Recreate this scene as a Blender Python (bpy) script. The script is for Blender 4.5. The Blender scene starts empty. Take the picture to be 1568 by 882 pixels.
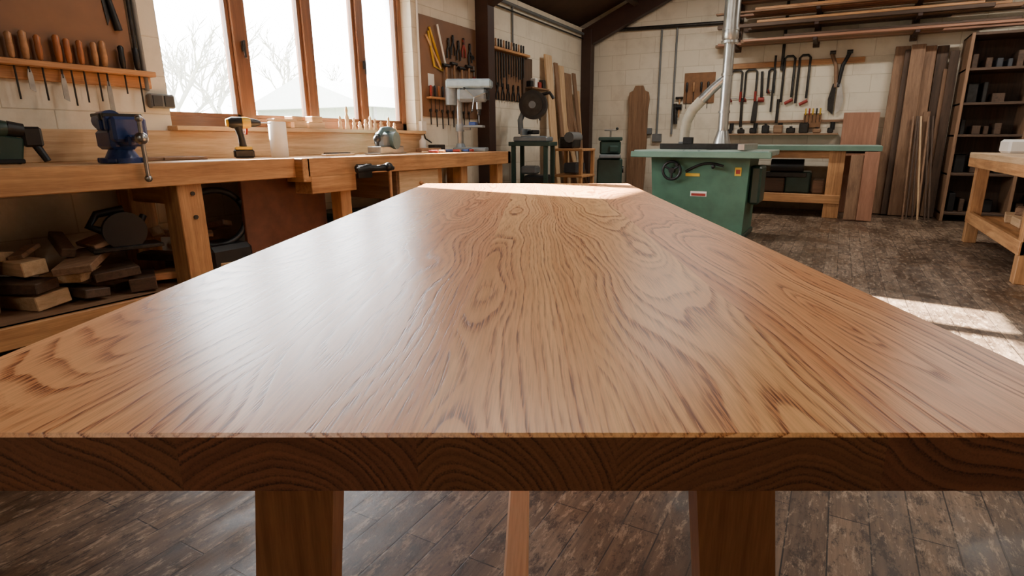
import bpy, math, random
from mathutils import Vector, Matrix, Euler
R=random.Random(7)
pi=math.pi
CAM=Vector((3.81,-9.07,.968)); A=math.radians(27.8); PITCH=math.atan(227/870)
fw=Vector((-math.sin(A),math.cos(A),0)); rt=Vector((math.cos(A),math.sin(A),0))
scene=bpy.context.scene
def S(r,g,b):
    def c(v):
        v/=255
        return v/12.92 if v<=.04045 else ((v+.055)/1.055)**2.4
    return (c(r),c(g),c(b),1)
# ------------------------------------------------------------ materials
class NT:
    def __init__(s,name):
        s.m=bpy.data.materials.new(name); s.m.use_nodes=True
        s.n=s.m.node_tree.nodes; s.l=s.m.node_tree.links
        s.b=s.n['Principled BSDF']
    def node(s,t,**k):
        n=s.n.new(t)
        for a,v in k.items(): setattr(n,a,v)
        return n
    def put(s,sock,v):
        if isinstance(v,bpy.types.NodeSocket): s.l.new(v,sock)
        else: sock.default_value=v
    def math(s,op,a,b=0.0,c=0.0):
        n=s.node('ShaderNodeMath',operation=op)
        s.put(n.inputs[0],a); s.put(n.inputs[1],b)
        if len(n.inputs)>2: s.put(n.inputs[2],c)
        return n.outputs[0]
    def coord(s,kind='Object'):
        return s.node('ShaderNodeTexCoord').outputs[kind]
    def mapping(s,vec,scale=(1,1,1),loc=(0,0,0),rot=(0,0,0)):
        n=s.node('ShaderNodeMapping'); s.l.new(vec,n.inputs[0])
        n.inputs['Scale'].default_value=scale; n.inputs['Location'].default_value=loc; n.inputs['Rotation'].default_value=rot
        return n.outputs[0]
    def noise(s,vec,scale=5,detail=3,rough=.5,dist=0):
        n=s.node('ShaderNodeTexNoise'); s.l.new(vec,n.inputs['Vector'])
        n.inputs['Scale'].default_value=scale; n.inputs['Detail'].default_value=detail
        n.inputs['Roughness'].default_value=rough; n.inputs['Distortion'].default_value=dist
        return n.outputs['Fac']
    def ramp(s,fac,stops):
        n=s.node('ShaderNodeValToRGB'); s.l.new(fac,n.inputs[0])
        e=n.color_ramp.elements
        while len(e)<len(stops): e.new(.5)
        for i,(p,c) in enumerate(stops):
            e[i].position=p; e[i].color=c if isinstance(c,tuple) else (c,c,c,1)
        return n.outputs[0]
    def mix(s,fac,a,b,mode='MIX'):
        n=s.node('ShaderNodeMix',data_type='RGBA',blend_type=mode)
        s.put(n.inputs[0],fac); s.put(n.inputs[6],a); s.put(n.inputs[7],b)
        return n.outputs[2]
    def bump(s,h,strength=.2,dist=.01):
        n=s.node('ShaderNodeBump'); n.inputs['Strength'].default_value=strength; n.inputs['Distance'].default_value=dist
        s.l.new(h,n.inputs['Height']); s.l.new(n.outputs[0],s.b.inputs['Normal'])
    def comb(s,x,y,z):
        n=s.node('ShaderNodeCombineXYZ')
        for i,v in enumerate((x,y,z)): s.put(n.inputs[i],v)
        return n.outputs[0]
_mc={}
def plain(name,col,rough=.5,metal=0,var=.25,scale=12,bump=.08):
    if name in _mc: return _mc[name]
    t=NT(name); v=t.coord()
    n=t.noise(v,scale,4,.6)
    d=tuple(x*(1-var) for x in col[:3])+(1,); h=tuple(min(1,x*(1+var*.6)) for x in col[:3])+(1,)
    t.put(t.b.inputs['Base Color'],t.ramp(n,[(.3,d),(.7,h)]))
    t.put(t.b.inputs['Roughness'],t.math('ADD',t.math('MULTIPLY',n,.2),rough-.1))
    t.b.inputs['Metallic'].default_value=metal
    if bump: t.bump(n,bump,.004)
    _mc[name]=t.m; return t.m
def wood(name,light,dark,axis='y',rough=.55,scale=1.0,dirt=.0):
    key=name+axis
    if key in _mc: return _mc[key]
    t=NT(key); v=t.coord()
    sc={'x':(1.2,22,22),'y':(22,1.2,22),'z':(22,22,1.2)}[axis]
    n=t.noise(t.mapping(v,tuple(a*scale for a in sc)),1.6,5,.62,.4)
    f=t.noise(t.mapping(v,tuple(a*scale*7 for a in sc)),1.5,2,.5)
    k=t.math('ADD',t.math('MULTIPLY',n,.75),t.math('MULTIPLY',f,.25))
    c=t.ramp(k,[(.33,dark),(.5,tuple((a+b)/2 for a,b in zip(dark,light))),(.66,light)])
    if dirt:
        g=t.noise(v,3.5,4,.6)
        c=t.mix(t.ramp(g,[(.45,0.0),(.7,dirt)]),c,S(50,34,22))
    t.put(t.b.inputs['Base Color'],c); t.b.inputs['Roughness'].default_value=rough
    t.bump(k,.12,.003)
    _mc[key]=t.m; return t.m
def oak(name,end=False):
    t=NT(name); v=t.coord()
    sep=t.node('ShaderNodeSeparateXYZ'); t.l.new(v,sep.inputs[0]); x,y,z=sep.outputs
    z=t.math('SUBTRACT',z,.737)
    # irregular board widths: warp x before the board index
    xw=t.math('ADD',x,t.math('MULTIPLY',t.math('SINE',t.math('MULTIPLY',x,9.0)),.035))
    i=t.math('FLOOR',t.math('ADD',t.math('DIVIDE',xw,.19),.38))
    wn=t.node('ShaderNodeTexWhiteNoise',noise_dimensions='1D'); t.put(wn.inputs['W'],t.math('ADD',i,4.3))
    rs=t.node('ShaderNodeSeparateColor'); t.l.new(wn.outputs['Color'],rs.inputs[0]); r1,r2,r3=rs.outputs
    off=t.math('MULTIPLY',i,3.7)
    def nz(sx,sy,sz,o,det=2,rg=.5):
        vv=t.comb(t.math('MULTIPLY',x,sx),t.math('ADD',t.math('MULTIPLY',y,sy),t.math('ADD',off,o)),t.math('MULTIPLY',z,sz))
        return t.math('SUBTRACT',t.noise(vv,1,det,rg),.5)
    n1=nz(4,1.0,3,0.,2); n2=nz(5,1.4,3,11.,2); n3=nz(40,6,30,5.,3,.65); n4=nz(14,2.2,10,9.,2)
    xc=t.math('SUBTRACT',xw,t.math('MULTIPLY',t.math('ADD',i,.12),.19))
    xl=t.math('ADD',t.math('ADD',xc,t.math('MULTIPLY',t.math('SUBTRACT',r1,.5),.15)),t.math('MULTIPLY',n1,.11))
    zl=t.math('ADD',t.math('ADD',z,t.math('MULTIPLY',t.math('ADD',r2,.42),.07)),
       t.math('ADD',t.math('MULTIPLY',t.math('MULTIPLY',t.math('SUBTRACT',r3,.5),.16),y),t.math('MULTIPLY',n2,.10)))
    rad=t.math('SQRT',t.math('ADD',t.math('MULTIPLY',xl,xl),t.math('MULTIPLY',zl,zl)))
    rad=t.math('ADD',rad,t.math('ADD',t.math('MULTIPLY',n3,.0042),t.math('MULTIPLY',n4,.009)))
    rr=t.math('DIVIDE',rad,.0064)
    ring=t.math('FRACT',rr)
    wr=t.node('ShaderNodeTexWhiteNoise',noise_dimensions='1D'); t.put(wr.inputs['W'],t.math('ADD',t.math('FLOOR',rr),off))
    early=t.ramp(ring,[(0.0,.2),(.10,1.0),(.28,.6),(.55,.10),(.9,.0),(1.0,.2)])
    early=t.math('MINIMUM',t.math('MULTIPLY',early,t.math('ADD',t.math('MULTIPLY',wr.outputs['Value'],1.1),.22)),1.0)
    band=t.noise(t.comb(t.math('MULTIPLY',rad,55),off,t.math('MULTIPLY',y,.8)),1,2,.6)
    pv=t.comb(t.math('MULTIPLY',x,560),t.math('MULTIPLY',y,17),t.math('MULTIPLY',z,560))
    pore=t.ramp(t.noise(pv,1,2,.55),[(.45,0.0),(.56,1.0)])
    fib=t.noise(t.comb(t.math('MULTIPLY',x,150),t.math('MULTIPLY',y,4),t.math('MULTIPLY',z,150)),1,3,.6)
    big=nz(2.6,.9,2.2,2.,2)
    L=S(252,200,146); D=S(212,146,94); P=S(122,70,40)
    if end: L=S(138,92,64); D=S(98,61,41); P=S(64,39,26)
    base=t.mix(t.math('MULTIPLY',early,.9),L,D)
    base=t.mix(t.ramp(band,[(.42,0.),(.68,.60)]),base,D)
    base=t.mix(t.math('MULTIPLY',t.math('MULTIPLY',pore,t.math('ADD',t.math('MULTIPLY',early,.95),.12)),.9),base,P)
    base=t.mix(.35,base,t.ramp(fib,[(.3,S(210,188,172)),(.7,S(255,252,248))]),'MULTIPLY')
    tint=t.ramp(t.math('ADD',r2,t.math('MULTIPLY',big,1.3)),[(0.,S(255,226,210)),(.5,S(253,238,224)),(1.,S(255,246,218))])
    base=t.mix(.8,base,tint,'MULTIPLY')
    t.put(t.b.inputs['Base Color'],base)
    t.put(t.b.inputs['Roughness'],t.math('ADD',t.math('MULTIPLY',fib,.10),.27 if not end else .45))
    h=t.math('MULTIPLY',t.math('MULTIPLY',pore,early),-1.0)
    t.bump(h,.16,.0008)
    return t.m
def block_wall(name,plane):
    t=NT(name); v=t.coord()
    sep=t.node('ShaderNodeSeparateXYZ'); t.l.new(v,sep.inputs[0]); x,y,z=sep.outputs
    vv=t.comb(y if plane=='x' else x,z,0.0)
    b=t.node('ShaderNodeTexBrick'); t.l.new(vv,b.inputs['Vector'])
    b.inputs['Scale'].default_value=1; b.inputs['Brick Width'].default_value=.45; b.inputs['Row Height'].default_value=.225
    b.inputs['Mortar Size'].default_value=.005; b.inputs['Mortar Smooth'].default_value=.8
    b.inputs['Color1'].default_value=S(236,225,204); b.inputs['Color2'].default_value=S(228,216,194); b.inputs['Mortar'].default_value=S(206,192,168)
    n=t.noise(v,2.2,5,.65); n2=t.noise(v,60,3,.6)
    c=t.mix(t.ramp(n,[(.48,0.),(.8,.5)]),b.outputs['Color'],S(158,138,112))
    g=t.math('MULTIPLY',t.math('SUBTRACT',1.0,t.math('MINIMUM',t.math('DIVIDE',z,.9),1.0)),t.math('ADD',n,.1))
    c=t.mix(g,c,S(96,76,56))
    t.put(t.b.inputs['Base Color'],c); t.b.inputs['Roughness'].default_value=.8
    t.bump(t.math('ADD',t.math('MULTIPLY',b.outputs['Fac'],-1.0),t.math('MULTIPLY',n2,.35)),.4,.006)
    return t.m
def floor_mat():
    t=NT('worn_wood_floor'); v=t.coord()
    sep=t.node('ShaderNodeSeparateXYZ'); t.l.new(v,sep.inputs[0]); x,y,z=sep.outputs
    b=t.node('ShaderNodeTexBrick'); t.l.new(t.comb(y,x,0.0),b.inputs['Vector'])
    b.inputs['Scale'].default_value=1; b.inputs['Brick Width'].default_value=.58; b.inputs['Row Height'].default_value=.095
    b.inputs['Mortar Size'].default_value=.0022; b.inputs['Mortar Smooth'].default_value=.4
    b.inputs['Color1'].default_value=S(158,134,112); b.inputs['Color2'].default_value=S(112,90,72); b.inputs['Mortar'].default_value=S(40,30,23)
    g=t.noise(t.mapping(v,(70,3,1)),1,4,.65)
    c=t.mix(.8,b.outputs['Color'],t.ramp(g,[(.3,S(146,136,126)),(.7,S(255,250,242))]),'MULTIPLY')
    wn=t.noise(t.mapping(v,(2.6,1.3,1)),1,6,.68,.4)
    c=t.mix(t.ramp(wn,[(.38,0.),(.62,.74)]),c,S(60,45,35))
    w2=t.noise(t.mapping(v,(36,11,1),loc=(3,1,0)),1,5,.8,.3)
    c=t.mix(t.ramp(w2,[(.53,0.),(.63,.55)]),c,S(196,172,146))
    w3=t.noise(t.mapping(v,(22,9,1),loc=(7,4,0)),1,6,.85)
    c=t.mix(t.ramp(w3,[(.51,0.),(.59,.78)]),c,S(44,33,26))
    t.put(t.b.inputs['Base Color'],c)
    t.put(t.b.inputs['Roughness'],t.ramp(wn,[(.35,.68),(.62,.30)]))
    t.bump(t.math('ADD',t.math('MULTIPLY',b.outputs['Fac'],-.8),t.math('MULTIPLY',w3,.6)),.35,.005)
    return t.m
# ------------------------------------------------------------ builder
class B:
    def __init__(s,name,loc=(0,0,0),rz=0,rot=None):
        s.name=name; s.V=[]; s.F=[]; s.M=[]; s.Sm=[]; s.mats=[]; s.loc=loc; s.rot=rot or (0,0,rz)
    def mi(s,m):
        if m not in s.mats: s.mats.append(m)
        return s.mats.index(m)
    def add(s,vs,fs,m,smooth=False,mtx=None):
        o=len(s.V); k=s.mi(m)
        for p in vs:
            p=Vector(p)
            s.V.append(mtx@p if mtx else p)
        for f in fs: s.F.append([i+o for i in f]); s.M.append(k); s.Sm.append(smooth)
    def box(s,c,size,m,rot=None,bev=.004,faces=None):
        hx,hy,hz=[a/2 for a in size]; b=min(bev,hx*.4,hy*.4,hz*.4)
        mt=Matrix.Translation(c)
        if rot: mt=mt@Euler(rot).to_matrix().to_4x4()
        if b<=1e-5:
            vs=[(x,y,z) for x in(-hx,hx) for y in(-hy,hy) for z in(-hz,hz)]
            fs=[(0,1,3,2),(4,6,7,5),(0,4,5,1),(2,3,7,6),(0,2,6,4),(1,5,7,3)]
            s.add(vs,fs,m,False,mt); return
        vs=[];idx={}
        for sx in(-1,1):
            for sy in(-1,1):
                for sz in(-1,1):
                    for a in range(3):
                        p=[sx*(hx-b),sy*(hy-b),sz*(hz-b)]; p[a]=(sx*hx,sy*hy,sz*hz)[a]
                        idx[(sx,sy,sz,a)]=len(vs); vs.append(p)
        fs=[]
        for a in range(3):
            u,w=[q for q in range(3) if q!=a]
            for sg in(-1,1):
                q=[]
                for su,sw in((-1,-1),(1,-1),(1,1),(-1,1)):
                    k=[0,0,0]; k[a]=sg;k[u]=su;k[w]=sw; q.append(idx[(*k,a)])
                fs.append(q)
        for a in range(3):
            u,w=[q for q in range(3) if q!=a]
            for su in(-1,1):
                for sw in(-1,1):
                    k1=[0,0,0];k1[a]=-1;k1[u]=su;k1[w]=sw; k2=list(k1);k2[a]=1
                    fs.append([idx[(*k1,u)],idx[(*k2,u)],idx[(*k2,w)],idx[(*k1,w)]])
        for sx in(-1,1):
            for sy in(-1,1):
                for sz in(-1,1): fs.append([idx[(sx,sy,sz,a)] for a in range(3)])
        s.add(vs,fs,m,False,mt)
    def bx(s,x0,x1,y0,y1,z0,z1,m,bev=.004):
        s.box(((x0+x1)/2,(y0+y1)/2,(z0+z1)/2),(x1-x0,y1-y0,z1-z0),m,None,bev)
    def tube(s,pts,r,m,seg=10,cap=True):
        pts=[Vector(p) for p in pts]; n=len(pts)
        rr=r if isinstance(r,(list,tuple)) else [r]*n
        vs=[];fs=[]; ref=None
        for i,p in enumerate(pts):
            d=(pts[min(i+1,n-1)]-pts[max(i-1,0)])
            if d.length<1e-9: d=Vector((0,0,1))
            d.normalize()
            if ref is None:
                ref=Vector((0,0,1)) if abs(d.z)<.9 else Vector((1,0,0))
            a=(ref-d*ref.dot(d)); a.normalize(); b=d.cross(a); ref=a
            for k in range(seg):
                t=2*pi*k/seg; vs.append(p+(a*math.cos(t)+b*math.sin(t))*rr[i])
        for i in range(n-1):
            for k in range(seg):
                fs.append([i*seg+k,i*seg+(k+1)%seg,(i+1)*seg+(k+1)%seg,(i+1)*seg+k])
        s.add(vs,fs,m,True)
        if cap:
            s.add(vs[:seg],[list(range(seg))[::-1]],m); s.add(vs[-seg:],[list(range(seg))],m)
    def lathe(s,c,prof,m,axis=(0,0,1),seg=18):
        ax=Vector(axis).normalized(); c=Vector(c)
        s.tube([c+ax*z for r,z in prof],[max(r,.0004) for r,z in prof],m,seg)
    def sph(s,c,r,m,sc=(1,1,1),seg=14,rings=8):
        vs=[];fs=[]
        for i in range(rings+1):
            a=pi*i/rings
            for k in range(seg):
                b=2*pi*k/seg; vs.append((c[0]+r*sc[0]*math.sin(a)*math.cos(b),c[1]+r*sc[1]*math.sin(a)*math.sin(b),c[2]+r*sc[2]*math.cos(a)))
        for i in range(rings):
            for k in range(seg): fs.append([i*seg+k,(i+1)*seg+k,(i+1)*seg+(k+1)%seg,i*seg+(k+1)%seg])
        s.add(vs,fs,m,True)
    def prism(s,pts,plane,d0,d1,m,mtx=None):
        def P(a,b,d): return {'xy':(a,b,d),'xz':(a,d,b),'yz':(d,a,b)}[plane]
        n=len(pts); vs=[P(a,b,d0) for a,b in pts]+[P(a,b,d1) for a,b in pts]
        fs=[list(range(n)),list(range(n,2*n))[::-1]]+[[i,(i+1)%n,(i+1)%n+n,i+n] for i in range(n)]
        s.add(vs,fs,m,False,mtx)
    def done(s):
        me=bpy.data.meshes.new(s.name); me.from_pydata([tuple(v) for v in s.V],[],s.F)
        for m in s.mats: me.materials.append(m)
        for p,k,sm in zip(me.polygons,s.M,s.Sm): p.material_index=k; p.use_smooth=sm
        import bmesh
        bm=bmesh.new(); bm.from_mesh(me); bmesh.ops.recalc_face_normals(bm,faces=bm.faces); bm.to_mesh(me); bm.free()
        me.update()
        o=bpy.data.objects.new(s.name,me); scene.collection.objects.link(o)
        o.location=s.loc; o.rotation_euler=s.rot
        return o
def arc(cx,cy,r,a0,a1,n):
    return [(cx+r*math.cos(math.radians(a0+(a1-a0)*i/n)),cy+r*math.sin(math.radians(a0+(a1-a0)*i/n))) for i in range(n+1)]
# palette
BW=lambda ax:wood('bench_pine',S(216,162,108),S(160,108,66),ax,.5,dirt=.25)
BT=lambda ax:wood('bench_top_pine',S(228,186,138),S(184,136,92),ax,.42,dirt=.15)
LW=lambda ax:wood('light_wood',S(222,188,146),S(182,144,104),ax,.55)
MW=lambda ax:wood('brown_timber',S(158,122,92),S(112,82,60),ax,.6)
DW=lambda ax:wood('dark_timber',S(98,74,56),S(60,44,32),ax,.6)
PW=lambda ax:wood('red_plywood',S(180,130,102),S(146,100,76),ax,.5,.6)
FRM=lambda ax:wood('window_frame_wood',S(132,88,58),S(96,60,38),ax,.4)
PEG=plain('brown_hardboard',S(128,92,64),.6,0,.18,3)
TRUSS=plain('dark_brown_paint',S(60,38,30),.5,0,.2)
STEEL=plain('brushed_steel',S(170,170,168),.32,1,.2,20)
GALV=plain('galvanised_steel',S(206,206,202),.34,.9,.18,9)
DST=plain('dark_tool_steel',S(66,64,62),.4,.8,.3,20)
BLK=plain('black_plastic',S(24,24,26),.42,0,.2)
CI=plain('cast_iron_grey',S(128,136,142),.4,.3,.2)
BLUE=plain('blue_enamel',S(34,58,112),.35,0,.3)
GRN=plain('green_enamel',S(66,108,88),.42,0,.25,6)
DGRN=plain('dark_green_enamel',S(44,70,62),.4,0,.25,6)
GTOP=plain('pale_green_steel',S(168,188,176),.3,.3,.15,5)
GED=plain('green_grey_edge',S(112,144,128),.4,.1,.15,5)
GRY=plain('grey_plastic',S(110,112,112),.5,0,.15)
WHT=plain('white_plastic',S(236,232,224),.5,0,.05)
YEL=plain('yellow_plastic',S(210,168,44),.45,0,.15)
RED=plain('red_paint',S(150,44,36),.45,0,.2)
ORH=plain('orange_handle',S(170,104,60),.35,0,.25)
TANH=plain('tan_handle',S(176,130,90),.4,0,.25,30)
HOSE=plain('beige_hose',S(206,196,174),.55,0,.12)
CORK=plain('board_cork',S(136,96,64),.75,0,.2,20)
CASE=plain('grey_case',S(60,62,66)); TEAL=plain('teal_grey',S(84,108,114)); BGR=plain('blue_grey',S(150,168,178),.4)
# ------------------------------------------------------------ room shell
W_Y0,W_Y1,W_Z0,W_Z1=-6.80,-4.36,1.05,2.34
YF=-12.0; XR=8.0; EAVE=2.66; RX=4.0; RIDGE=4.42
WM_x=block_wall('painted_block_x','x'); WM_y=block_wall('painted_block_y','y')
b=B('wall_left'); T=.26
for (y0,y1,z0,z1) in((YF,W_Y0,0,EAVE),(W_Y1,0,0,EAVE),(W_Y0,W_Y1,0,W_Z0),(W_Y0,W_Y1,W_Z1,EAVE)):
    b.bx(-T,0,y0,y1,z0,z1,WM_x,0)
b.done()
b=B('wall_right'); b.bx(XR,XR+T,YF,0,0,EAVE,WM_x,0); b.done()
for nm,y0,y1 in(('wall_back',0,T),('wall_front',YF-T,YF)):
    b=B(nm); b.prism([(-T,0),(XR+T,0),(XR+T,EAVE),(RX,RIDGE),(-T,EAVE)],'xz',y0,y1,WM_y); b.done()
b=B('floor'); b.bx(-T,XR+T,YF-T,T,-.1,0,floor_mat(),0); b.done()
b=B('ceiling'); CM=plain('dark_roof_boarding',S(84,64,50),.75,0,.3,4)
b.prism([(-T-.12,EAVE-.05),(RX,RIDGE),(XR+T+.12,EAVE-.05),(XR+T+.12,EAVE+.10),(RX,RIDGE+.16),(-T-.12,EAVE+.10)],'xz',YF-T,T,CM); b.done()
sl=(RIDGE-EAVE)/RX; ang=math.atan(sl)
for k,y in enumerate((-.14,-3.17,-8.75,-11.2)):
    b=B('roof_truss')
    b.bx(.002,.17,y-.07,y+.07,0,EAVE-.02,TRUSS,.004)
    b.bx(XR-.17,XR-.002,y-.07,y+.07,0,EAVE-.02,TRUSS,.004)
    b.prism([(0.01,EAVE-.32),(RX,RIDGE-.32),(XR-.01,EAVE-.32),(XR-.01,EAVE-.03),(RX,RIDGE-.04),(0.01,EAVE-.03)],'xz',y-.06,y+.06,TRUSS)
    b.done()
b=B('roof_purlins')
for i in range(1,5):
    x=i*.85; z=EAVE+sl*x-.08
    b.box((x,YF/2,z),(.07,-YF-.02,.12),DW('y'),(0,-ang,0)); b.box((XR-x,YF/2,z),(.07,-YF-.02,.12),DW('y'),(0,ang,0))
b.done()
# ------------------------------------------------------------ window
fx0,fx1=-.20,-.12
b=B('window_1'); fm=FRM('z'); fh=FRM('y')
b.bx(fx0,fx1,W_Y0,W_Y0+.06,W_Z0,W_Z1,fm); b.bx(fx0,fx1,W_Y1-.06,W_Y1,W_Z0,W_Z1,fm)
b.bx(fx0,fx1,W_Y0,W_Y1,W_Z0,W_Z0+.075,fh); b.bx(fx0,fx1,W_Y0,W_Y1,W_Z1-.05,W_Z1,fh)
for y,w in((-6.15,.11),(-5.53,.09),(-4.94,.09)):
    b.bx(fx0-.01,fx1+.015,y-w/2,y+w/2,W_Z0+.03,W_Z1-.02,fm)
ys=[W_Y0+.06,-6.205,-6.095,-5.575,-5.485,-4.985,-4.895,W_Y1-.06]
for i in range(0,8,2):
    a0,a1=ys[i],ys[i+1]
    for (p,q) in((a0,a0+.022),(a1-.028,a1)): b.bx(fx0+.015,fx1-.01,p,q,W_Z0+.07,W_Z1-.05,fm,.003)
    b.bx(fx0+.015,fx1-.01,a0,a1,W_Z0+.07,W_Z0+.10,fh,.003)
g=NT('window_glass'); tr=g.node('ShaderNodeBsdfTransparent'); gl=g.node('ShaderNodeBsdfGlossy'); gl.inputs['Roughness'].default_value=.02
fr=g.node('ShaderNodeFresnel'); fr.inputs[0].default_value=1.3
mx=g.node('ShaderNodeMixShader'); g.l.new(fr.outputs[0],mx.inputs[0]); g.l.new(tr.outputs[0],mx.inputs[1]); g.l.new(gl.outputs[0],mx.inputs[2])
g.l.new(mx.outputs[0],g.n['Material Output'].inputs[0])
b.bx(-.165,-.161,W_Y0+.05,W_Y1-.05,W_Z0+.07,W_Z1-.04,g.m,0)
for y in(-6.15,-4.94):
    b.box((fx1+.03,y,1.62),(.015,.022,.07),DST); b.box((fx1+.045,y,1.60),(.012,.016,.12),DST,(0,0,0))
b.done()
b=B('trim_1'); b.bx(-.12,.10,W_Y0-.03,W_Y1+.03,1.025,1.055,LW('y')); b.done()
# conduits / sockets
b=B('electrical_conduit')
b.tube([(.02,-6.93,2.64),(.02,-6.93,1.26)],.014,GRY); b.tube([(.02,-6.96,2.64),(.02,-6.96,1.4)],.010,DST); b.done()
b=B('power_socket')
b.box((.026,-6.86,1.20),(.048,.15,.085),GRY,None,.008)
b.box((.053,-6.895,1.20),(.008,.055,.065),CASE,None,.003); b.box((.053,-6.825,1.20),(.008,.055,.065),CASE,None,.003)
b.done()
b=B('cable_trunking')
b.tube([(.03,-3.0,2.57),(.03,-.1,2.57)],.02,GRY); b.tube([(.02,-2.42,2.57),(.02,-2.42,2.1)],.012,GRY)
b.tube([(.03,-3.0,2.50),(.03,-.1,2.50)],.01,DST); b.done()
b=B('wall_cable'); b.tube([(.02,-4.29,2.6),(.02,-4.29,1.10)],.012,WHT); b.box((.025,-4.29,1.10),(.046,.08,.10),WHT); b.tube([(.03,-4.29,1.05),(.04,-4.27,.98),(.06,-4.2,.94)],.008,BLK); b.done()
b=B('wall_pipes')
for x in(1.23,1.46): b.tube([(x,-.025,2.6),(x,-.025,1.05)],.016,GRY)
b.tube([(.2,-.035,2.62),(2.2,-.035,2.58)],.028,DST)
b.box((1.24,-.032,1.0),(.14,.06,.12),GRY); b.box((1.1,-.032,1.1),(.1,.06,.09),GRY)
b.tube([(2.95,-.025,3.6),(2.95,-.025,1.9)],.02,DST)
b.done()
# ------------------------------------------------------------ dining table
OK_=oak('oak_tabletop'); OKE=oak('oak_endgrain',end=True)
c=CAM+fw*1.6095+rt*(-.03)
b=B('dining_table',(c.x,c.y,0),A)
hx,hy=.5,1.2355; z0,z1=.713,.76; e=.0025
vs=[(-hx,-hy,z0),(hx,-hy,z0),(hx,hy,z0),(-hx,hy,z0),
    (-hx,-hy,z1-e),(hx,-hy,z1-e),(hx,hy,z1-e),(-hx,hy,z1-e),
    (-hx+e,-hy+e,z1),(hx-e,-hy+e,z1),(hx-e,hy-e,z1),(-hx+e,hy-e,z1)]
b.add(vs,[(0,3,2,1),(8,9,10,11),(4,5,9,8),(5,6,10,9),(6,7,11,10),(7,4,8,11),(1,2,6,5),(3,0,4,7)],OK_)
b.add(vs,[(0,1,5,4),(2,3,7,6)],OKE)
LEG=wood('oak_leg',S(190,136,92),S(144,96,62),'z',.42,1.6); RAIL=wood('oak_rail',S(190,136,92),S(144,96,62),'x',.42)
for sy in(-1,1):
    for sx in(-1,1):
        top=Vector((sx*.279+.006,sy*.905,.713)); bot=Vector((sx*.349+.006,sy*.925,0))
        w,d=.053,.024; w2,d2=.053,.024
        vs=[];
        for p,a,q in((bot,w2,d2),(top,w,d)):
            vs+=[(p.x-a,p.y-q,p.z),(p.x+a,p.y-q,p.z),(p.x+a,p.y+q,p.z),(p.x-a,p.y+q,p.z)]
        b.add(vs,[(0,3,2,1),(4,5,6,7),(0,1,5,4),(1,2,6,5),(2,3,7,6),(3,0,4,7)],LEG)
    b.box((0,sy*.915,.20),(.60,.036,.06),RAIL)
b.box((0.0,0,.20),(.044,1.80,.05),wood('oak_stretcher',S(226,178,132),S(186,136,94),'y',.42))
b.done()
# ------------------------------------------------------------ left workbench
b=B('workbench')
b.bx(.02,.64,-10.2,-6.36,.80,.85,BT('y')); b.bx(.64,.69,-10.2,-6.36,.73,.852,BW('y'))
b.bx(.02,.70,-6.42,-3.78,.80,.85,BT('y')); b.bx(.70,.76,-6.42,-3.78,.73,.852,BW('y'))
b.bx(.60,.76,-6.46,-6.40,.70,.852,BW('x')); b.bx(.02,.76,-3.84,-3.78,.73,.852,BW('x'))
b.bx(.60,.76,-6.40,-6.0,.62,.74,BW('y'))
b.bx(.003,.05,-10.2,-4.3,.85,1.025,LW('y'))
for y in(-9.6,-8.35,-7.15):
    b.bx(.52,.66,y-.07,y+.07,0,.80,BW('z')); b.bx(.05,.18,y-.07,y+.07,0,.80,BW('z'))
    b.bx(.10,.62,y-.05,y+.05,.62,.74,BW('x'))
    for z in(.55,.68): b.tube([(.655,y+.01,z),(.668,y+.01,z)],.012,DST)
for y in(-6.05,-4.95,-4.55,-3.9):
    b.bx(.60,.70,y-.05,y+.05,0,.74,BW('z')); b.bx(.05,.15,y-.05,y+.05,0,.74,BW('z'))
b.bx(.05,.66,-10.2,-6.5,.13,.17,MW('y')); b.bx(.62,.68,-10.2,-6.5,.07,.17,BW('y'))
b.bx(.05,.66,-6.1,-3.9,.16,.20,MW('y'))
b.bx(.46,.49,-6.72,-6.05,.05,.73,plain('red_brown_board',S(116,72,52),.6)) 
b.bx(.06,.70,-5.50,-4.97,.50,.73,MW('x')); b.bx(.70,.72,-5.49,-4.98,.51,.725,LW('y')); b.sph((.735,-5.235,.62),.018,BW('z'))
b.done()
b=B('woodworking_vise')
b.bx(.762,.79,-6.0,-5.86,.70,.80,DST,.01)
b.tube([(.78,-5.83,.775),(.88,-5.83,.775)],.016,STEEL)
b.tube([(.86,-6.09,.762),(.865,-6.0,.775),(.87,-5.9,.768),(.875,-5.80,.775),(.88,-5.74,.765)],[.018,.028,.018,.028,.016],BLK)
b.tube([(.79,-6.02,.775),(.86,-6.02,.775)],.02,BLK); b.sph((.89,-5.80,.775),.034,BLK)
b.lathe((.90,-5.80,.47),[(.010,0),(.014,.02),(.012,.1),(.012,.24),(.014,.29),(.01,.31)],TANH)
b.done()
b=B('bench_vise',(.46,-7.36,.851),-.12)
b.tube([(0,0,0),(0,0,.022)],.09,BLUE,24); b.tube([(0,0,.02),(0,0,.06)],[.07,.05],BLUE,20)
b.box((-.03,0,.105),(.18,.11,.09),BLUE,None,.015); b.box((-.05,0,.165),(.14,.09,.05),BLUE,None,.012)
b.box((.02,0,.175),(.035,.16,.06),BLUE,None,.008); b.box((.035,0,.205),(.018,.16,.03),DST,None,.003)
b.box((.115,0,.15),(.06,.14,.11),BLUE,None,.014); b.box((.085,0,.175),(.03,.16,.06),BLUE,None,.006); b.box((.07,0,.205),(.018,.16,.03),DST,None,.003)
b.box((.09,0,.10),(.17,.055,.05),BLUE,None,.008)
b.tube([(-.16,0,.19),(-.05,0,.19)],[.045,.05],BLUE,16); b.box((-.13,0,.215),(.09,.08,.02),DST,None,.004)
b.tube([(.12,0,.11),(.235,0,.11)],.016,STEEL); b.sph((.235,0,.11),.028,STEEL)
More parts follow.
